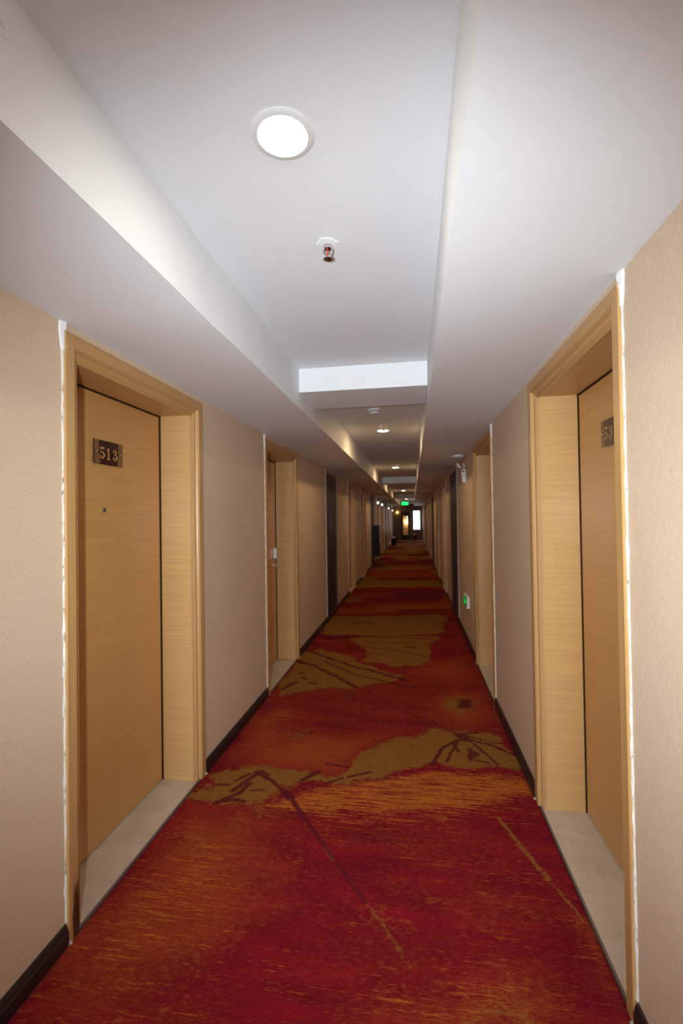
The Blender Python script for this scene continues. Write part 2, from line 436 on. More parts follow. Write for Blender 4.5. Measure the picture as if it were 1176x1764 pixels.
DIG = {
 '5': [ribbon([(0.13, 0.96), (0.40, 0.93), (0.66, 0.97)], [0.10, 0.17, 0.15])] + [ribbon([(0.15, 0.99), (0.13, 0.70), (0.12, 0.47)], [0.07, 0.06, 0.06])]
      + [ribbon([(0.12, 0.49), (0.36, 0.60), (0.62, 0.33), (0.34, 0.03), (0.09, 0.18)], [0.05, 0.11, 0.21, 0.08, 0.07])] + [disc2((0.15, 0.20), 0.105)],
 '1': [ribbon([(0.34, 1.0), (0.34, 0.5), (0.34, 0.02)], [0.18, 0.18, 0.18])] + [ribbon([(0.36, 0.99), (0.22, 0.86), (0.08, 0.82)], [0.1, 0.08, 0.06])] + [ribbon([(0.06, 0.03), (0.34, 0.03), (0.62, 0.03)], [0.07, 0.08, 0.07])],
 '3': [ribbon([(0.10, 0.82), (0.33, 0.97), (0.56, 0.76), (0.42, 0.58), (0.24, 0.545)], [0.06, 0.08, 0.19, 0.10, 0.05])] + [disc2((0.155, 0.79), 0.10)]
      + [ribbon([(0.24, 0.555), (0.44, 0.52), (0.62, 0.28), (0.34, 0.03), (0.09, 0.18)], [0.05, 0.10, 0.21, 0.08, 0.07])] + [disc2((0.15, 0.20), 0.105)],
}
def number_plate(door, s, yc, zc, digits):
    """plate standing off the leaf; u runs to the reader's right"""
    W_, H_ = 0.206, 0.114; dr = -s      # reading direction along y: + on the left wall, - on the right wall
    def pt(u, v, off): return (s*(REC - off), yc + dr*u, zc + v)
    pl = MB().box(pt(-W_/2, -H_/2, 0.008), pt(W_/2, H_/2, 0.014)).build('number_plate', PLATE, door, bevel=0.001)
    b = MB(); hh = 0.055; u = -0.068
    for ch in digits:
        for si, stroke in enumerate(DIG[ch]):
            for poly in stroke:
                b.add([pt(u + p.x*hh*0.96, -hh/2 + p.y*hh - 0.004, 0.0146 + si*0.0002) for p in poly], [tuple(range(len(poly)))])
        u += 0.0465
    b.build('digits', GOLD, pl, recalc=False)
    b = MB(); n = 18
    for k in range(n):
        v = -H_/2 + 0.004 + (H_ - 0.008)*k/(n - 1)
        if abs(v) < 0.006: continue
        for sd in (-1, 1):
            ln = 0.030 + 0.010*((H_/2 - v)/H_ if sd < 0 else (H_/2 - v)/H_) 
            b.box(pt(sd*(W_/2 - 0.001), v - 0.0011, 0.0142), pt(sd*(W_/2 - ln), v + 0.0011, 0.0149))
    b.build('gold_bars', GOLD, pl)
    for sd in (-1, 1):
        q = pt(sd*(W_/2 - 0.016), 0, 0)
        sc_ = MB().lathe([(0.006, 0.0), (0.006, 0.017), (0.004, 0.0185), (0.001, 0.019)], (0, 0, 0), 14, 'x').build('screw', CHROME, pl, smooth=True)
        sc_.location = q; sc_.rotation_euler = (0, 0, 0 if s < 0 else math.pi)
    return pl

ordn = ['first', 'second', 'third', 'fourth', 'fifth', 'sixth', 'seventh', 'eighth']
def place_doors(s, xf, base):
    side = 'left' if s < 0 else 'right'
    proto = None
    for i, y in enumerate(DOORS):
        num = base + i
        lab = ['beech door with a 513 plate and peephole in the %s wall', 'recessed beech door with steel card lock in the %s wall, second from the camera',
               'third beech door from the camera in the %s wall', 'fourth beech door from the camera in the %s wall', 'fifth beech door from the camera in the %s wall',
               'sixth beech door from the camera in the %s wall', 'seventh beech door from the camera in the %s wall', 'last beech door before the end wall in the %s wall'][i] % side
        if s > 0 and i == 0: lab = 'beech door in the right wall with a partly hidden 53 plate'
        if s > 0 and i == 1: lab = 'deep beech door recess in the right wall beside the low green sign'
        if i == 0:
            d, leaf = build_door(s, num, lab)
            d.location = (xf, y, 0)
            if s < 0:
                add_peephole(leaf, s, 0.508, 1.556); number_plate(d, s, 0.528, 1.826, '513')
            else:
                number_plate(d, s, 0.590, 1.849, '53')
        else:
            if proto is None:
                proto, leaf = build_door(s, num, lab); d = proto
                add_lock(leaf, s, DW - CW - 0.085, 1.005, -1)
            else:
                d = copy_tree(proto); d.name = 'door_%d' % num; d['label'] = lab
            d.location = (xf, y, 0)
place_doors(-1, XL, 1)
place_doors(1, XR, 9)

# ------------------------------------------------------------------ dark service hatches
hl = {-1: ['tall dark walnut service door on the left wall beyond the second beech door', 'dark walnut service door on the left wall beside the black cabinet',
           'third dark walnut service door along the left wall', 'dark walnut service door on the left wall next to the end wall'],
      1: ['tall dark walnut service door on the right wall beyond the low green sign', 'second dark walnut service door along the right wall',
          'third dark walnut service door along the right wall', 'dark walnut service door on the right wall next to the window']}
n = 17
for s, xf in ((-1, XL), (1, XR)):
    for i, (y0, y1) in enumerate(HATCH):
        if s > 0: y0, y1 = y0 + 0.08, y1 + 0.25
        d = empty('door_%d' % n, (xf, y0, 0)); n += 1; tag(d, hl[s][i], kind='structure'); W_ = y1 - y0
        for a in (0.0, W_ - 0.07):
            MB().box((0.001*s, a, 0.074), (-s*0.022, a + 0.07, 2.16)).build('casing', DARKTRIM, d, bevel=0.004)
        MB().box((0.001*s, 0.07, 2.09), (-s*0.022, W_ - 0.07, 2.16)).build('head_casing', DARKTRIM, d, bevel=0.004)
        lf = MB().box((0.001*s, 0.072, 0.074), (-s*0.010, W_ - 0.072, 2.088)).build('door_leaf', DARKWOOD, d, bevel=0.002)
        MB().lathe([(0.001, 0), (0.012, 0.003), (0.014, 0.02), (0.008, 0.024)], (0, 0, 0), 14, 'x').build('knob', CHROME, lf, smooth=True)
        k = lf.children[0]; k.location = (-s*0.010, W_ - 0.12, 1.05); k.rotation_euler = (0, 0, 0 if s < 0 else math.pi)
        rings = []
        for q in range(40):
            z = 0.076 + (ZC - 0.09)*q/39; wd = R.uniform(0.004, 0.009)
            rings.append([(0.001*s, 0.001, z), (0.001*s, -wd, z), (-s*0.003, -wd, z), (-s*0.007, 0.001, z)])
        MB().loft(rings).build('caulk_strip', CAULK, d)

# ------------------------------------------------------------------ carpet
OLIVE = [(0.9, [(-1.338, 6.836), (0.415, 7.156), (0.419, 6.023), (-0.169, 5.791), (-1.253, 5.8)]), (1, [(-0.748, 5.705), (0.263, 5.834), (0.166, 4.844), (-0.139, 4.588), (-0.442, 4.739)]), (1, [(-1.369, 4.947), (-1.011, 5.142), (-0.369, 4.563), (-0.133, 4.338), (-0.387, 4.113), (-0.581, 3.992), (-0.974, 3.878), (-1.166, 3.789)]), (0.95, [(-0.102, 3.101), (0.177, 3.279), (0.483, 3.232), (0.605, 3.002), (0.609, 2.793), (0.452, 2.823), (0.279, 2.775), (0.078, 2.787), (-0.125, 2.698), (-0.257, 2.645), (-0.385, 2.588), (-0.527, 2.628), (-0.351, 2.88)]), (0.95, [(-1.201, 2.267), (-1.226, 2.508), (-1.031, 2.644), (-0.533, 2.658), (-0.385, 2.588), (-0.639, 2.515), (-0.78, 2.425), (-0.84, 2.315), (-0.875, 2.239), (-1.153, 2.225)]), (0.6, [(0.085, 1.502), (0.238, 1.56), (0.314, 1.499), (0.288, 1.384), (0.024, 1.332)]), (0.55, [(-0.98, 1.94), (-0.906, 2.024), (-0.809, 1.894), (-0.895, 1.85)]), (0.5, [(-0.906, 1.524), (-0.846, 1.579), (-0.752, 1.502), (-0.791, 1.435)]), (0.45, [(-0.6, 2.028), (-0.499, 2.06), (-0.447, 1.944), (-0.542, 1.914)]), (0.5, [(-0.221, 1.74), (-0.135, 1.778), (-0.086, 1.661), (-0.167, 1.628)]), (0.7, [(0.262, 3.894), (0.411, 3.975), (0.555, 3.833), (0.499, 3.605), (0.361, 3.517), (0.249, 3.607)]), (0.6, [(-0.969, 3.164), (-0.772, 3.234), (-0.704, 3.026), (-0.869, 2.965)]), (0.8, [(-1.535, 10.8), (0.794, 11.116), (0.767, 9.932), (-1.497, 9.634)]), (0.6, [(-1.267, 14.06), (0.591, 14.262), (0.617, 13.027), (-1.241, 12.831)])]
ORANGE = [(0.58, [(-1.266, 1.43), (-1.23, 1.804), (-1.202, 2.195), (-0.794, 2.273), (-0.574, 2.031), (-0.598, 1.769), (-0.681, 1.512), (-0.869, 1.297), (-1.192, 1.212)]), (0.75, [(-1.269, 3.268), (-0.993, 3.567), (-0.833, 3.136), (-0.806, 2.623), (-1.106, 2.648)]), (0.8, [(-1.136, 3.029), (-0.145, 3.204), (-0.285, 2.962), (-0.533, 2.658), (-1.093, 2.617)]), (0.75, [(0.18, 4.15), (0.65, 4.135), (0.639, 3.408), (0.333, 3.264), (0.102, 3.436)]), (0.75, [(0.523, 1.794), (0.64, 1.786), (0.628, 1.615), (0.55, 1.643)]), (0.72, [(-0.14, 1.323), (0.069, 1.537), (0.266, 1.613), (0.377, 1.543), (0.317, 1.373)]), (0.42, [(-0.212, 2.137), (0.58, 2.051), (0.62, 1.966), (-0.05, 2.031)]), (0.5, [(-0.07, 1.842), (0.407, 1.908), (0.503, 1.791), (0.083, 1.757)]), (0.5, [(-0.967, 1.353), (-0.618, 1.367), (-0.499, 1.257), (-1.028, 1.181)]), (0.7, [(0.034, 4.791), (0.621, 5.053), (0.611, 4.2), (-0.078, 4.267)]), (0.7, [(-1.474, 7.548), (-0.122, 7.757), (-0.202, 7.102), (-1.443, 6.91)]), (0.6, [(-1.617, 12.543), (0.752, 12.622), (0.741, 11.322), (-1.564, 11.003)])]
BANDS = [(0.66, 0.1, [(-0.814, 2.284), (-0.676, 2.465), (-0.256, 2.633), (0.077, 2.762), (0.278, 2.763), (0.606, 2.781), (0.644, 2.56), (0.239, 2.41), (-0.228, 2.316), (-0.575, 2.256)]), (0.52, 0.4, [(-0.846, 2.243), (-0.253, 2.605), (0.598, 2.744), (0.64, 2.44), (0.224, 2.276), (-0.431, 2.127)]), (0.5, 0.35, [(-0.077, 2.128), (0.58, 2.051), (0.609, 1.964), (-0.05, 2.014)]), (0.42, 0.35, [(-0.07, 1.842), (0.449, 1.9), (0.547, 1.773), (0.124, 1.738)]), (0.58, 0.4, [(0.563, 1.824), (0.64, 1.786), (0.62, 1.596), (0.55, 1.643)]), (0.62, 0.4, [(-0.074, 1.332), (0.087, 1.52), (0.243, 1.59), (0.336, 1.519), (0.288, 1.384)]), (0.45, 0.5, [(-1.266, 1.43), (-1.23, 1.804), (-1.202, 2.195), (-0.846, 2.243), (-0.653, 2.021), (-0.691, 1.757), (-0.721, 1.506), (-0.869, 1.297), (-1.192, 1.212)]), (0.62, 0.3, [(-1.266, 3.319), (-0.979, 3.603), (-0.849, 3.37), (-1.01, 3.159)]), (0.48, 0.35, [(-1.149, 1.346), (-0.708, 1.354), (-0.538, 1.266), (-1.107, 1.185)])]
MAROON = [(0.0533, [(-0.726, 2.443), (-0.674, 2.397)]), (0.026, [(-0.696, 2.42), (-0.543, 2.22)]), (0.0185, [(-0.543, 2.22), (-0.416, 2.053)]), (0.0144, [(-0.416, 2.053), (-0.286, 1.886), (-0.203, 1.782)]), (0.0267, [(-0.943, 2.605), (-0.812, 2.526), (-0.715, 2.428)]), (0.0297, [(-0.933, 2.576), (-0.981, 2.47), (-1.008, 2.411)]), (0.032, [(-1.022, 2.326), (-0.962, 2.396), (-0.936, 2.487)]), (0.0187, [(-1.058, 2.311), (-0.987, 2.32)]), (0.0309, [(-0.649, 2.559), (-0.574, 2.653)]), (0.0232, [(-1.046, 2.461), (-1.112, 2.453)]), (0.0251, [(-0.91, 2.33), (-0.995, 2.339), (-1.056, 2.291)]), (0.0208, [(-0.943, 2.605), (-0.906, 2.622), (-0.856, 2.579)]), (0.0206, [(-1.029, 2.504), (-0.971, 2.583)]), (0.0168, [(-0.511, 2.542), (-0.422, 2.612)]), (0.0205, [(-0.39, 2.628), (-0.261, 2.693)]), (0.0357, [(0.328, 3.025), (0.338, 2.926)]), (0.0183, [(0.241, 3.105), (0.267, 2.988)]), (0.0162, [(-0.912, 2.424), (-0.836, 2.444)]), (0.0696, [(0.297, 3.217), (0.322, 3.162)]), (0.0262, [(0.304, 3.176), (0.169, 3.034), (0.093, 2.815)]), (0.0182, [(0.293, 3.175), (0.21, 2.952), (0.186, 2.866)]), (0.0225, [(0.324, 3.179), (0.499, 3.099), (0.612, 2.989)]), (0.0152, [(0.351, 3.215), (0.505, 3.138), (0.652, 3.141)]), (0.0182, [(0.352, 3.158), (0.428, 2.994), (0.486, 2.865)]), (0.0435, [(0.332, 2.996), (0.365, 2.972)]), (0.021, [(0.362, 2.902), (0.428, 2.884)]), (0.0199, [(0.331, 3.246), (0.42, 3.275)]), (0.0955, [(0.398, 3.814), (0.388, 3.721)]), (0.0111, [(-0.422, 3.942), (-0.069, 3.536), (0.29, 3.224)]), (0.0415, [(-1.2, 5.076), (-0.669, 4.62), (-0.078, 4.237)]), (0.0222, [(-0.924, 4.687), (-0.574, 4.337), (0.025, 4.049)]), (0.0354, [(-1.283, 4.746), (-0.983, 4.531), (-0.507, 4.014)]), (0.0535, [(-1.298, 4.685), (-1.02, 4.563)]), (0.117, [(-1.131, 5.611), (-0.733, 5.707)]), (0.0211, [(-0.711, 5.709), (0.326, 5.703)]), (0.0203, [(-0.794, 5.51), (0.211, 5.46)]), (0.0193, [(-0.701, 5.342), (-0.153, 5.12)]), (0.0183, [(-0.504, 5.437), (0.157, 4.922)]), (0.0189, [(-0.75, 5.193), (-0.338, 4.992)]), (0.0464, [(-0.091, 5.309), (0.001, 5.318)]), (0.0328, [(-1.044, 4.188), (-1.013, 4.176)]), (0.0282, [(-1.101, 4.326), (-1.069, 4.313)]), (0.0368, [(-1.153, 3.884), (-1.111, 4.001), (-1.074, 4.063)]), (0.0264, [(-0.968, 4.075), (-0.882, 4.056)]), (0.0497, [(-0.916, 6.381), (-0.6, 6.517)]), (0.0738, [(-1.62, 8.304), (0.503, 8.58)]), (0.1608, [(-1.593, 9.096), (0.667, 9.388)]), (0.0919, [(-0.209, 7.366), (0.712, 7.535)]), (0.0174, [(-0.551, 2.752), (-0.404, 2.725)])]
OLIVE_LINES = [(0.0259, [(0.395, 2.372), (0.466, 2.165), (0.53, 1.998)]), (0.0153, [(0.53, 1.998), (0.584, 1.857), (0.637, 1.729)]), (0.0148, [(-0.203, 1.782), (-0.119, 1.68), (-0.064, 1.598)]), (0.0076, [(-0.064, 1.598), (-0.025, 1.523)]), (0.0118, [(-0.137, 3.592), (0.288, 3.207)]), (0.0204, [(-0.416, 2.053), (-0.364, 1.982)])]
CARPET = {'red': (0.2408, 0.009, 0.0179), 'red_dk': (0.14, 0.0056, 0.0134), 'rust': (0.3472, 0.0627, 0.0134), 'orange': (0.5264, 0.1624, 0.0179), 'olive': (0.3136, 0.14, 0.0269), 'olive_dk': (0.1904, 0.0784, 0.0146), 'maroon': (0.1064, 0.0112, 0.0168)}

def vnoise(x, y, seed):
    """smooth value noise on arrays"""
    rs = np.random.RandomState(seed); T = rs.rand(64, 64)
    xi = np.floor(x).astype(int); yi = np.floor(y).astype(int); fx = x - xi; fy = y - yi
    fx = fx*fx*(3 - 2*fx); fy = fy*fy*(3 - 2*fy); g = lambda a, c: T[a % 64, c % 64]
    return (g(xi, yi)*(1-fx) + g(xi+1, yi)*fx)*(1-fy) + (g(xi, yi+1)*(1-fx) + g(xi+1, yi+1)*fx)*fy
def seg_d(x, y, a, b):
    dx, dy = b[0]-a[0], b[1]-a[1]; L = dx*dx + dy*dy + 1e-12
    t = np.clip(((x-a[0])*dx + (y-a[1])*dy)/L, 0, 1); return np.hypot(x - a[0] - t*dx, y - a[1] - t*dy)
def poly_sd(x, y, P_):
    d = np.full(x.shape, 1e9); ins = np.zeros(x.shape, bool); n_ = len(P_)
    for i in range(n_):
        a, b_ = P_[i], P_[(i+1) % n_]; d = np.minimum(d, seg_d(x, y, a, b_))
        c = ((a[1] > y) != (b_[1] > y)) & (x < (b_[0]-a[0])*(y-a[1])/((b_[1]-a[1]) or 1e-9) + a[0]); ins ^= c
    return np.where(ins, -d, d)
def carpet():
    xs = np.linspace(XL + 0.0045, XR - 0.0045, 200)
    ys = np.concatenate([np.arange(Y0 + 0.02, 0.9, 0.12), np.arange(0.9, 4.6, 0.009), np.arange(4.6, 8, 0.02), np.arange(8, 15, 0.05), np.arange(15, Y1 - 0.01, 0.15), [Y1 - 0.01]])
    X_, Y_ = np.meshgrid(xs, ys); nx, ny = len(xs), len(ys); x, y = X_.ravel(), Y_.ravel()
    n1 = vnoise(x*9, y*9, 1) - 0.5; n2 = vnoise(x*30, y*34, 2) - 0.5; n3 = vnoise(x*70, y*80, 3) - 0.5; n4 = vnoise(x*9 + 7, y*9 + 3, 4) - 0.5
    b1 = vnoise(x*4 + 1, y*4, 5) - 0.5; b2 = vnoise(x*4 + 9, y*4 + 2, 6) - 0.5
    wx = x + 0.16*b1 + 0.09*n1 + 0.05*n2 + 0.02*n3; wy = y + 0.13*b2 + 0.08*n4 + 0.05*n3
    vx, vy = x + 0.05*n1 + 0.02*n2, y + 0.05*n4 + 0.02*n3
    ol = np.zeros(len(x)); og = np.zeros(len(x)); mr = np.zeros(len(x)); sb = np.zeros(len(x))
    far = np.clip((y - 7.0)/0.6, 0, 1)
    def soft(sd, w_): return np.clip(0.5 - sd/w_, 0, 1)
    for k, P_ in OLIVE: ol = np.maximum(ol, k*soft(poly_sd(wx, wy, P_), 0.10 if k > 0.75 else 0.30))
    for k, P_ in ORANGE: og = np.maximum(og, k*soft(poly_sd(wx, wy, P_), 0.40))
    for k, wd_, P_ in BANDS: sb = np.maximum(sb, k*soft(poly_sd(vx, vy, P_), wd_))
    # repeating bands of the same pattern further down the corridor
    band = vnoise(x*0.7 + 3, y*0.55, 11)*0.7 + vnoise(x*1.8, y*1.7, 12)*0.3
    ol = np.maximum(ol, far*np.clip((band - 0.47)*6, 0, 1)); band2 = vnoise(x*0.8, y*0.8 + 9, 13)
    og = np.maximum(og, far*np.clip((band2 - 0.42)*4, 0, 0.8))
    mr = np.maximum(mr, far*np.clip((0.33 - vnoise(x*0.9, y*0.9 + 5, 14))*6, 0, 0.9))
    og = np.maximum(og, 0.02 + 0.22*vnoise(x*1.3, y*11, 21) + 0.22*vnoise(x*1.1 + 4, y*2.2, 22) - 0.06 + 0.10*np.clip((y - 2.4)/1.2, 0, 1))
    sb = np.maximum(sb, 0.07 + 0.30*vnoise(x*1.1, y*14, 23)*vnoise(x*1.5 + 2, y*1.5, 24) + 0.10*og)
    tx, ty = x + 0.006*n2 + 0.006*n3, y + 0.008*n3
    sx, sy = x + 0.03*n1 + 0.022*n2 + 0.022*n3, y + 0.03*n4 + 0.024*n3
    for w_, P_ in MAROON:
        for a, b_ in zip(P_[:-1], P_[1:]): mr = np.maximum(mr, soft(seg_d(*((sx, sy) if w_ > 0.034 else (tx, ty)), a, b_) - w_*0.5, max(0.016, w_*0.7)))
    for w_, P_ in OLIVE_LINES:
        for a, b_ in zip(P_[:-1], P_[1:]): ol = np.maximum(ol, 0.85*soft(seg_d(tx, ty, a, b_) - w_*0.4, max(0.02, w_*1.1)))
    edge = np.minimum(x - xs[0], xs[-1] - x)
    z = np.where(edge < 0.006, -0.010, np.where(edge < 0.016, -0.001, 0.0)) + 0.0012*n2
    me = bpy.data.meshes.new('carpet'); nv = nx*ny
    co = np.stack([x, y, z], 1)
    idx = np.arange(nv).reshape(ny, nx); q = np.stack([idx[:-1, :-1], idx[:-1, 1:], idx[1:, 1:], idx[1:, :-1]], -1).reshape(-1, 4)
    me.vertices.add(nv); me.vertices.foreach_set('co', co.ravel())
    me.loops.add(q.size); me.loops.foreach_set('vertex_index', q.ravel().astype(np.int32))
    me.polygons.add(len(q)); me.polygons.foreach_set('loop_start', np.arange(0, q.size, 4, dtype=np.int32)); me.update(calc_edges=True)
    me.polygons.foreach_set('use_smooth', [True]*len(q))
    at = me.color_attributes.new('weave', 'FLOAT_COLOR', 'POINT')
    at.data.foreach_set('color', np.stack([ol, og, mr, sb], 1).ravel())
    o = bpy.data.objects.new('carpet', me); C.objects.link(o)
    m = mat('tufted_carpet', (0.2, 0.02, 0.02), 0.97, spec=0.03); t = NT(m)
    at = t.n('ShaderNodeVertexColor', layer_name='weave'); sp = t.n('ShaderNodeSeparateColor'); t.link(at.outputs['Color'], sp.inputs['Color'])
    OL, OG, MR = sp.outputs; SB = at.outputs['Alpha']
    streak = t.noise((9, 150, 1), 3, 0.7, 0.35); dash = t.noise((34, 210, 1), 2, 0.7, 0.1, (3, 7, 0)); tuft = t.noise((210, 380, 1), 2, 0.75); blot = t.noise((30, 46, 1), 5, 0.8, 0.5, (5, 1, 0))
    pile = t.noise((420, 420, 420), 2, 0.7)
    def thr(field, noise, amp, gain, bias=0.5):
        # threshold a field against a noise so that its edges fray into single threads
        v = t.math('ADD', field, t.math('MULTIPLY', t.math('SUBTRACT', noise, 0.5), amp))
        return t.math('MULTIPLY_ADD', t.math('SUBTRACT', v, bias), gain, 0.5, clamp=True)
    def blend(*pairs):
        out = None
        for n_, k_ in pairs:
            q_ = t.math('MULTIPLY', n_, k_); out = q_ if out is None else t.math('ADD', out, q_)
        return out
    norm = lambda n_: t.math('MULTIPLY_ADD', t.math('SUBTRACT', n_, 0.5), 2.6, 0.5)
    nz = norm(blend((streak, 0.45), (dash, 0.33), (tuft, 0.22))); nb = norm(blend((blot, 0.45), (tuft, 0.3), (dash, 0.25)))
    base = t.ramp(blend((t.noise((3, 9, 1), 3), 0.6), (dash, 0.4)), [(0.38, CARPET['red_dk']), (0.60, CARPET['red'])])
    rust = t.mix(t.math('MULTIPLY', thr(OG, nb, 0.8, 1.5, 0.50), 0.92), base, CARPET['rust'])
    row = t.noise((5, 88, 1), 3, 0.7, 0.3, (1, 4, 0)); nr = norm(blend((row, 0.62), (dash, 0.38)))
    oc = t.mix(t.math('MULTIPLY', thr(SB, nr, 1.15, 2.6, 0.62), 0.92), rust, CARPET['orange'])
    c = t.mix(t.math('MULTIPLY', thr(OL, nb, 1.0, 3.2), 0.92), oc, t.ramp(blend((tuft, 0.5), (blot, 0.5)), [(0.38, CARPET['olive_dk']), (0.58, CARPET['olive'])]))
    c = t.mix(t.math('MULTIPLY', thr(MR, nb, 1.25, 3.2), 0.9), c, CARPET['maroon'])
    c = t.mix(1.0, c, t.ramp(blend((pile, 0.6), (tuft, 0.4)), [(0.30, (0.62, 0.62, 0.62)), (0.66, (1.2, 1.2, 1.2))]), 'MULTIPLY')
    t.color(c); t.bump(pile, 0.5, 0.004)
    m.node_tree.nodes['Principled BSDF'].inputs['Sheen Weight'].default_value = 0.0
    me.materials.append(m)
    tag(o, 'red and orange patterned carpet with olive patches covering the corridor floor', 'carpet')
    return o
carpet()

# ------------------------------------------------------------------ ceiling lights and sprinklers
LX = -0.312
def downlight(y, label, mt_):
    r = empty('ceiling_light', (LX, y, ZT)); tag(r, label, 'light', 'round downlights in the tray ceiling')
    MB().lathe([(0.060, 0.0005), (0.079, 0.0005), (0.080, -0.003), (0.074, -0.006), (0.064, -0.007), (0.060, -0.004)], (0, 0, 0), 48).build('trim_ring', PLASTIC, r, smooth=True)
    lamp_ = MB().lathe([(0.0595, -0.001), (0.0595, -0.006), (0.05, -0.009), (0.03, -0.012), (0.004, -0.013)], (0, 0, 0), 40).build('diffuser', mt_, r, smooth=True)
    return r
LY = [1.118, -2.85, 5.15, 9.05, 13.0, 17.0, 21.0, 25.0]  # second entry is an unseen downlight, added behind the camera for extra light
ll = ['large bright round downlight nearest the camera in the white tray ceiling', 'unseen round downlight added to the tray ceiling behind the camera for fill', 'lit round downlight in the tray ceiling just past the first beam',
      'lit round downlight in the tray ceiling before the second beam', 'fourth round downlight from the camera in the tray ceiling', 'lit round downlight past the second beam',
      'sixth round downlight from the camera in the tray ceiling', 'lit round downlight right above the hanging green exit sign']
downlight(LY[0], ll[0], LAMP_NEAR)
p0 = downlight(LY[1], ll[1], LAMP)
for y, l in zip(LY[2:], ll[2:]):
    c = copy_tree(p0); c.location.y = y; c['label'] = l

def sprinkler(y, label):
    r = empty('sprinkler', (-0.285, y, ZT)); tag(r, label, 'sprinkler', 'fire sprinklers on the tray ceiling')
    rings = []; rs = random.Random(5)
    js = [rs.uniform(-0.005, 0.004) for _ in range(28)]
    for rad, h in ((0.040, 0.0005), (0.039, -0.003), (0.022, -0.005), (0.016, -0.004)):
        rings.append([((rad + (js[k] if rad > 0.03 else 0))*math.cos(2*math.pi*k/28), (rad + (js[k] if rad > 0.03 else 0))*math.sin(2*math.pi*k/28), h) for k in range(28)])
    MB().loft(rings).build('escutcheon', PLASTER, r, smooth=True)
    MB().lathe([(0.016, -0.002), (0.016, -0.011), (0.0145, -0.013), (0.0145, -0.020), (0.006, -0.022)], (0, 0, 0), 20).build('body', CHROME, r, smooth=True)
    for sd in (-1, 1):
        MB().tube([(sd*0.014, 0, -0.018), (sd*0.0165, 0, -0.032), (sd*0.012, 0, -0.044), (sd*0.003, 0, -0.054)], 0.0032, 8).build('frame_arm', CHROME, r, smooth=True)
    MB().lathe([(0.001, -0.020), (0.0028, -0.024), (0.0028, -0.046), (0.001, -0.050)], (0, 0, 0), 12).build('glass_bulb', REDBULB, r, smooth=True)
    b = MB(); b.lathe([(0.005, -0.050), (0.006, -0.058), (0.016, -0.060), (0.0165, -0.0625), (0.004, -0.064)], (0, 0, 0), 24).build('deflector', CHROME, r, smooth=True)
    r.scale.z = 0.88
    return r
SY = [1.596, 4.855, 8.40, 16.2, 24.2]
sl = ['chrome pendent fire sprinkler with red bulb beyond the nearest downlight', 'small fire sprinkler just before the second downlight', 'small fire sprinkler just before the third downlight',
      'small fire sprinkler before the downlight past the second beam', 'farthest fire sprinkler near the hanging exit sign']
p0 = sprinkler(SY[0], sl[0])
for y, l in zip(SY[1:], sl[1:]):
    c = copy_tree(p0); c.location.y = y; c['label'] = l

# smoke detector in the tray, disc detector on the right soffit
r = empty('smoke_detector', (-0.33, 4.14, ZT)); tag(r, 'white smoke detector on the tray ceiling just past the first beam', 'detector')
MB().lathe([(0.058, 0.0005), (0.058, -0.012), (0.054, -0.016)], (0, 0, 0), 32).build('base', PLASTIC, r, smooth=True)
MB().lathe([(0.047, -0.016), (0.045, -0.024)], (0, 0, 0), 32).build('vent_slot', GREYPL, r, smooth=True)
MB().lathe([(0.049, -0.024), (0.048, -0.032), (0.036, -0.042), (0.01, -0.044)], (0, 0, 0), 32).build('cover', PLASTIC, r, smooth=True)
r = empty('soffit_detector', (0.545, 5.56, ZC)); tag(r, 'flat white disc detector on the right soffit above the twin emergency lamp', 'detector')
MB().lathe([(0.050, 0.0005), (0.050, -0.010)], (0, 0, 0), 32).build('base', PLASTIC, r, smooth=True)
MB().lathe([(0.079, -0.010), (0.077, -0.018), (0.055, -0.030), (0.02, -0.036), (0.003, -0.037)], (0, 0, 0), 40).build('cover', PLASTIC, r, smooth=True)

# twin-head emergency lamp on the right wall
r = empty('emergency_lamp', (XR, 5.60, 1.90)); tag(r, 'white twin head emergency lamp with red label high on the right wall', 'emergency lamp')
b = MB(); b.loft([[(x_, y_, z_) for x_, y_ in ((0, -0.06 - t_), (-dp, -0.055 - t_), (-dp, 0.055 + t_), (0, 0.06 + t_))] for z_, dp, t_ in ((0.0, 0.030, 0.010), (0.010, 0.034, 0.006), (0.06, 0.038, 0.0), (0.135, 0.046, 0.0), (0.15, 0.044, 0.0))])
body = b.build('body', PLASTIC, r, bevel=0.003)
MB().box((-0.040, -0.0610, 0.118), (-0.010, -0.0595, 0.140)).build('red_label', REDLAB, body)
MB().box((-0.030, -0.0612, 0.068), (-0.014, -0.0596, 0.100)).build('printed_text', GREYLAB, body)
for yy, xx, tilt in ((-0.04, -0.074, 2.45), (0.05, -0.014, -0.12)):
    hd = empty('lamp_head', (xx, yy, 0.200)); hd.parent = r; hd.rotation_euler = (0, tilt, 0)
    MB().lathe([(0.012, 0.022), (0.030, 0.016), (0.043, 0.002), (0.044, -0.003), (0.038, -0.004)], (0, 0, 0), 24, 'x').build('shell', PLASTIC, hd, smooth=True)
    MB().lathe([(0.038, -0.0025), (0.02, -0.0045), (0.002, -0.005)], (0, 0, 0), 20, 'x').build('lens', CHROME, hd, smooth=True)
    MB().tube([(xx + 0.012, yy, 0.192), (xx*0.6 - 0.010, yy, 0.172), (-0.024, yy*0.8, 0.145)], 0.006, 8).build('arm', GREYPL, r, smooth=True)

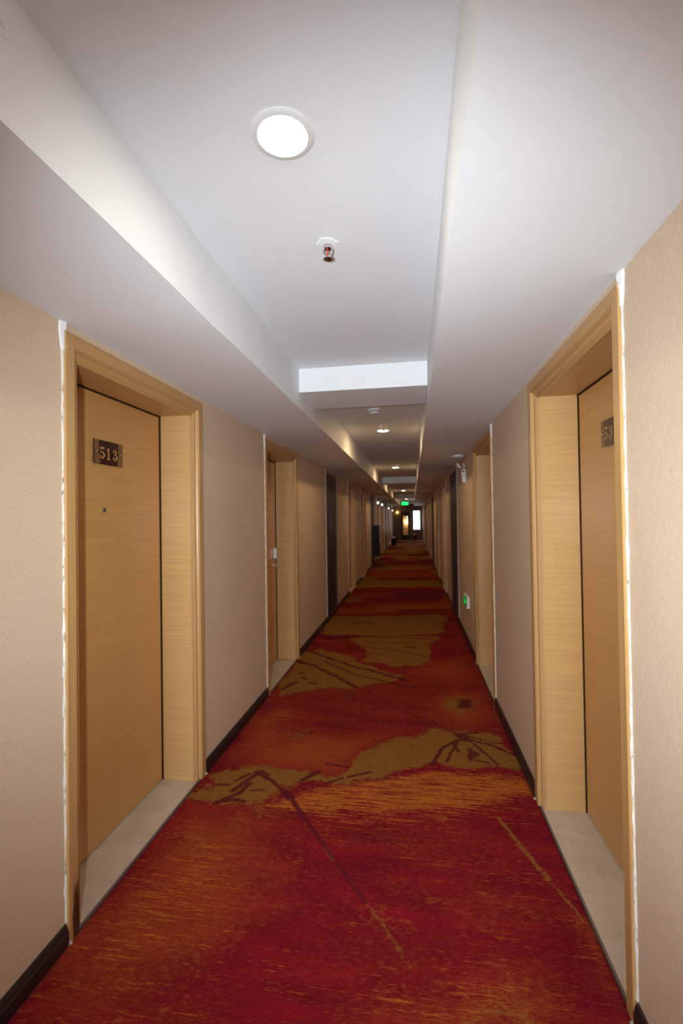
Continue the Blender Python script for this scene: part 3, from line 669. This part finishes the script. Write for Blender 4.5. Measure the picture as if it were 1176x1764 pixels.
# running-man pictogram, in a 1x1 box (u right, v up)
def pictogram(b, put):
    for poly in disc2((0.30, 0.88), 0.085, 12): b.add([put(p.x, p.y) for p in poly], [tuple(range(len(poly)))])
    for pts, ws in (([(0.33, 0.74), (0.42, 0.60), (0.46, 0.42)], [0.13, 0.16, 0.13]), ([(0.34, 0.72), (0.20, 0.62), (0.10, 0.50)], [0.08, 0.07, 0.06]), ([(0.38, 0.72), (0.55, 0.66), (0.66, 0.74)], [0.08, 0.07, 0.06]),
                    ([(0.45, 0.44), (0.30, 0.32), (0.30, 0.08)], [0.12, 0.10, 0.08]), ([(0.46, 0.44), (0.62, 0.34), (0.80, 0.12)], [0.12, 0.10, 0.08])):
        for q in ribbon(pts, ws, 5): b.add([put(p.x, p.y) for p in q], [(0, 1, 2, 3)])
def arrow(b, put):
    b.add([put(0.05, 0.5), put(0.42, 0.85), put(0.42, 0.62), put(0.95, 0.62), put(0.95, 0.38), put(0.42, 0.38), put(0.42, 0.15)], [(0, 1, 2, 3, 4, 5, 6)])

def low_sign(y, label):
    r = empty('exit_sign', (XR, y, 0.44)); tag(r, label, 'exit sign', 'low green evacuation signs on the right wall')
    MB().box((0, 0, 0), (-0.034, 0.34, 0.132)).build('housing', PLASTIC, r, bevel=0.005)
    f = MB().box((-0.0335, 0.008, 0.010), (-0.0365, 0.332, 0.122)).build('lit_panel', GREENDK, r)
    b = MB(); pictogram(b, lambda u, v: (-0.0370, 0.27 - u*0.10, 0.016 + v*0.100)); arrow(b, lambda u, v: (-0.0370, 0.155 - u*0.12, 0.026 + v*0.08))
    b.build('pictogram', GREEN, f, recalc=False); return r
p0 = low_sign(5.36, 'low green lit exit sign on the right wall beside the second beech recess')
c = copy_tree(p0); c.location.y = 19.7; c['label'] = 'farther small green exit sign low on the right wall'

# hanging exit sign
r = empty('exit_sign', (-0.365, 23.3, ZT)); tag(r, 'green lit exit sign hanging from the tray ceiling far down the corridor', 'exit sign')
for xx in (-0.12, 0.12): MB().tube([(xx, 0, 0.0005), (xx, 0, -0.20)], 0.005, 8).build('hanger', DULLSTEEL, r)
hs = MB().box((-0.185, -0.014, -0.405), (0.185, 0.014, -0.195)).build('housing', GREYPL, r, bevel=0.004)
f = MB().box((-0.175, -0.0145, -0.395), (0.175, -0.017, -0.205)).build('lit_panel', GREEN, r)
b = MB(); pictogram(b, lambda u, v: (-0.05 + u*0.15, -0.0175, -0.385 + v*0.165)); arrow(b, lambda u, v: (-0.165 + u*0.11, -0.0175, -0.35 + v*0.09)); arrow(b, lambda u, v: (0.165 - u*0.08, -0.0175, -0.35 + v*0.09))
b.build('pictogram', GREENLT, f, recalc=False)

# black wall cabinet on the left wall
r = empty('wall_cabinet', (XL, 14.55, 0.25)); tag(r, 'black cabinet box hung low on the left wall by the dark service door', 'cabinet')
MB().box((0, 0, 0), (0.155, 0.62, 0.985)).build('body', BLACK, r, bevel=0.004)
dr_ = MB().box((0.1555, 0.012, 0.012), (0.172, 0.608, 0.973)).build('door', BLACK, r, bevel=0.003)
MB().tube([(0.172, 0.06, 0.42), (0.196, 0.06, 0.43), (0.196, 0.06, 0.55), (0.172, 0.06, 0.56)], 0.005, 8).build('handle', CHROME, dr_, smooth=True)

# small white lamps high on the left wall, their glints given as glow
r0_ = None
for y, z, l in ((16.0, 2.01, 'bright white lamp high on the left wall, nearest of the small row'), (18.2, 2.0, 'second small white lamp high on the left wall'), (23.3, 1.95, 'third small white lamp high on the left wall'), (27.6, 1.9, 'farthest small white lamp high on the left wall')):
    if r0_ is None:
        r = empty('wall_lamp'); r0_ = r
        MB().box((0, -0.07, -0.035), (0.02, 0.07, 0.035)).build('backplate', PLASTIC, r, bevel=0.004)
        MB().lathe([(0.030, 0.020), (0.045, 0.035), (0.050, 0.060), (0.040, 0.085), (0.018, 0.096), (0.002, 0.098)], (0, 0, 0), 20, 'x').build('lens', EMLAMP_GLINT, r, smooth=True)
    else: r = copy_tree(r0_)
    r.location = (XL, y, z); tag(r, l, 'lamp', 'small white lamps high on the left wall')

# litter bin with ashtray top
r = empty('litter_bin', (-0.985, 24.0, 0.0)); tag(r, 'black litter bin by the left wall, reflection on its ashtray top painted white', 'bin')
MB().lathe([(0.095, 0.001), (0.098, 0.02), (0.100, 0.36), (0.100, 0.40), (0.09, 0.401)], (0, 0, 0), 28).build('drum', BLACK, r, smooth=True)
MB().lathe([(0.103, 0.398), (0.103, 0.42), (0.085, 0.425), (0.06, 0.47), (0.03, 0.50), (0.002, 0.505)], (0, 0, 0), 28).build('ashtray_top', PLASTIC, r, smooth=True)  # plain white stands in for the window mirrored in a polished top

# end of the corridor: glazed door, window, red box, globe lamp
d = empty('door_25', (0, Y1, 0)); tag(d, 'dark glazed door in the far end wall with a lit room behind', kind='structure')
x0, x1, zt_ = ED
for a, c_ in ((x0, x0 + 0.05), (x1 - 0.05, x1)): MB().box((a, -0.015, 0), (c_, 0.15, zt_)).build('casing', DARKWOOD, d)
MB().box((x0 + 0.05, -0.015, zt_ - 0.05), (x1 - 0.05, 0.15, zt_)).build('head_casing', DARKWOOD, d)
gx0, gx1, gz0, gz1 = -0.62, -0.295, 0.32, 1.58
b = MB(); b.box((x0 + 0.052, 0.03, 0.004), (gx0, 0.07, zt_ - 0.052)); b.box((gx1, 0.03, 0.004), (x1 - 0.052, 0.07, zt_ - 0.052))
b.box((gx0, 0.03, 0.004), (gx1, 0.07, gz0)); b.box((gx0, 0.03, gz1), (gx1, 0.07, zt_ - 0.052))
lf = b.build('door_leaf', DARKWOOD, d)
MB().box((gx0 + 0.001, 0.047, gz0 + 0.001), (gx1 - 0.001, 0.053, gz1 - 0.001)).build('glass_pane', GLASS, lf)
MB().tube([(x1 - 0.085, 0.028, 0.95), (x1 - 0.085, -0.01, 0.96), (x1 - 0.085, -0.01, 1.10), (x1 - 0.085, 0.028, 1.11)], 0.007, 8).build('pull_handle', CHROME, lf, smooth=True)
# lobby behind the glazed door
b = MB(); b.box((-1.6, Y1 + 0.2, -0.05), (-1.5, Y1 + 3.2, 2.62)); b.box((-0.02, Y1 + 0.2, -0.05), (0.02, Y1 + 3.2, 2.62)); b.box((-1.6, Y1 + 3.2, -0.05), (0.02, Y1 + 3.3, 2.62))
b.box((-1.6, Y1 + 0.2, 2.55), (0.02, Y1 + 3.3, 2.62)); b.box((-1.6, Y1 + 0.2, -0.15), (0.02, Y1 + 3.3, -0.02)); b.box((-1.6, Y1 + 0.2, -0.05), (XL, Y1 + 0.3, 2.62))
tag(b.build('wall_lobby', LOBBY), kind='structure')
def globe_lamp(loc, label, rad, mt, name='globe_lamp'):
    r = empty(name, loc); tag(r, label, 'lamp')
    MB().lathe([(0.045, 0), (0.045, -0.012), (0.012, -0.016), (0.012, -0.05)], (0, 0, 0), 20, 'y').build('wall_mount', DULLSTEEL, r, smooth=True)
    MB().lathe([(rad*math.sin(math.pi*k/12) + 0.0005, -0.05 - rad + rad*math.cos(math.pi*k/12)) for k in range(13)], (0, 0, 0), 24, 'y').build('globe', mt, r, smooth=True)
    return r
LAMPG = mat('lobby_lamp_lit', (0.9, 0.8, 0.6), 0.4, emit=(1.0, 0.75, 0.42), es=30.0)
globe_lamp((-0.40, Y1 + 3.2, 1.13), 'glowing white globe lamp seen through the glass of the end door', 0.10, LAMPG)
globe_lamp((-0.965, Y1, 1.80), 'amber glowing globe lamp on the end wall left of the glazed door', 0.085, LAMPW)

wb = empty('fill_window_2', (0, Y0, 0)); tag(wb, kind='structure'); b = MB()  # frame of the added back window that lets in fill light
for a_, c_ in (((FILL_WIN[0], -0.09, FILL_WIN[2]), (FILL_WIN[0] + 0.03, -0.04, FILL_WIN[3])), ((FILL_WIN[1] - 0.03, -0.09, FILL_WIN[2]), (FILL_WIN[1], -0.04, FILL_WIN[3])), ((FILL_WIN[0] + 0.03, -0.09, FILL_WIN[2]), (FILL_WIN[1] - 0.03, -0.04, FILL_WIN[2] + 0.03)), ((FILL_WIN[0] + 0.03, -0.09, FILL_WIN[3] - 0.03), (FILL_WIN[1] - 0.03, -0.04, FILL_WIN[3]))): b.box(a_, c_)
b.build('window_frame', ALU, wb)
wd = empty('window_1', (0, Y1, 0)); tag(wd, 'bright blown out window in the far end wall with one transom', kind='structure')
x0, x1, z0, z1 = EW
b = MB(); t_ = 0.025
b.box((x0, 0.04, z0), (x0 + t_, 0.09, z1)); b.box((x1 - t_, 0.04, z0), (x1, 0.09, z1)); b.box((x0 + t_, 0.04, z0), (x1 - t_, 0.09, z0 + t_)); b.box((x0 + t_, 0.04, z1 - t_), (x1 - t_, 0.09, z1)); b.build('window_frame', ALU, wd)
zt2 = 1.555
MB().box((x0 + t_, 0.045, zt2 - 0.012), (x1 - t_, 0.085, zt2 + 0.012)).build('transom', ALU, wd)
for za, zb_ in ((z0 + t_, zt2 - 0.012), (zt2 + 0.012, z1 - t_)):
    MB().box((x0 + t_ - 0.004, 0.062, za - 0.004), (x1 - t_ + 0.004, 0.068, zb_ + 0.004)).build('pane', GLASS, wd)
MB().box((x0 - 0.02, -0.03, z0 - 0.025), (x1 + 0.02, 0.04, z0)).build('window_sill', STONE, wd)

r = empty('extinguisher_box', (0.10, Y1 - 0.13, 0.0)); tag(r, 'dark red metal box with a lid on the carpet below the end window', 'box')
MB().box((-0.165, -0.11, 0.001), (0.165, 0.11, 0.35)).build('body', REDBOX, r, bevel=0.005)
ld = MB().box((-0.172, -0.117, 0.351), (0.172, 0.117, 0.385)).build('lid', REDBOX, r, bevel=0.005)
MB().box((-0.03, -0.122, 0.345), (0.03, -0.117, 0.372)).build('latch', CHROME, ld)
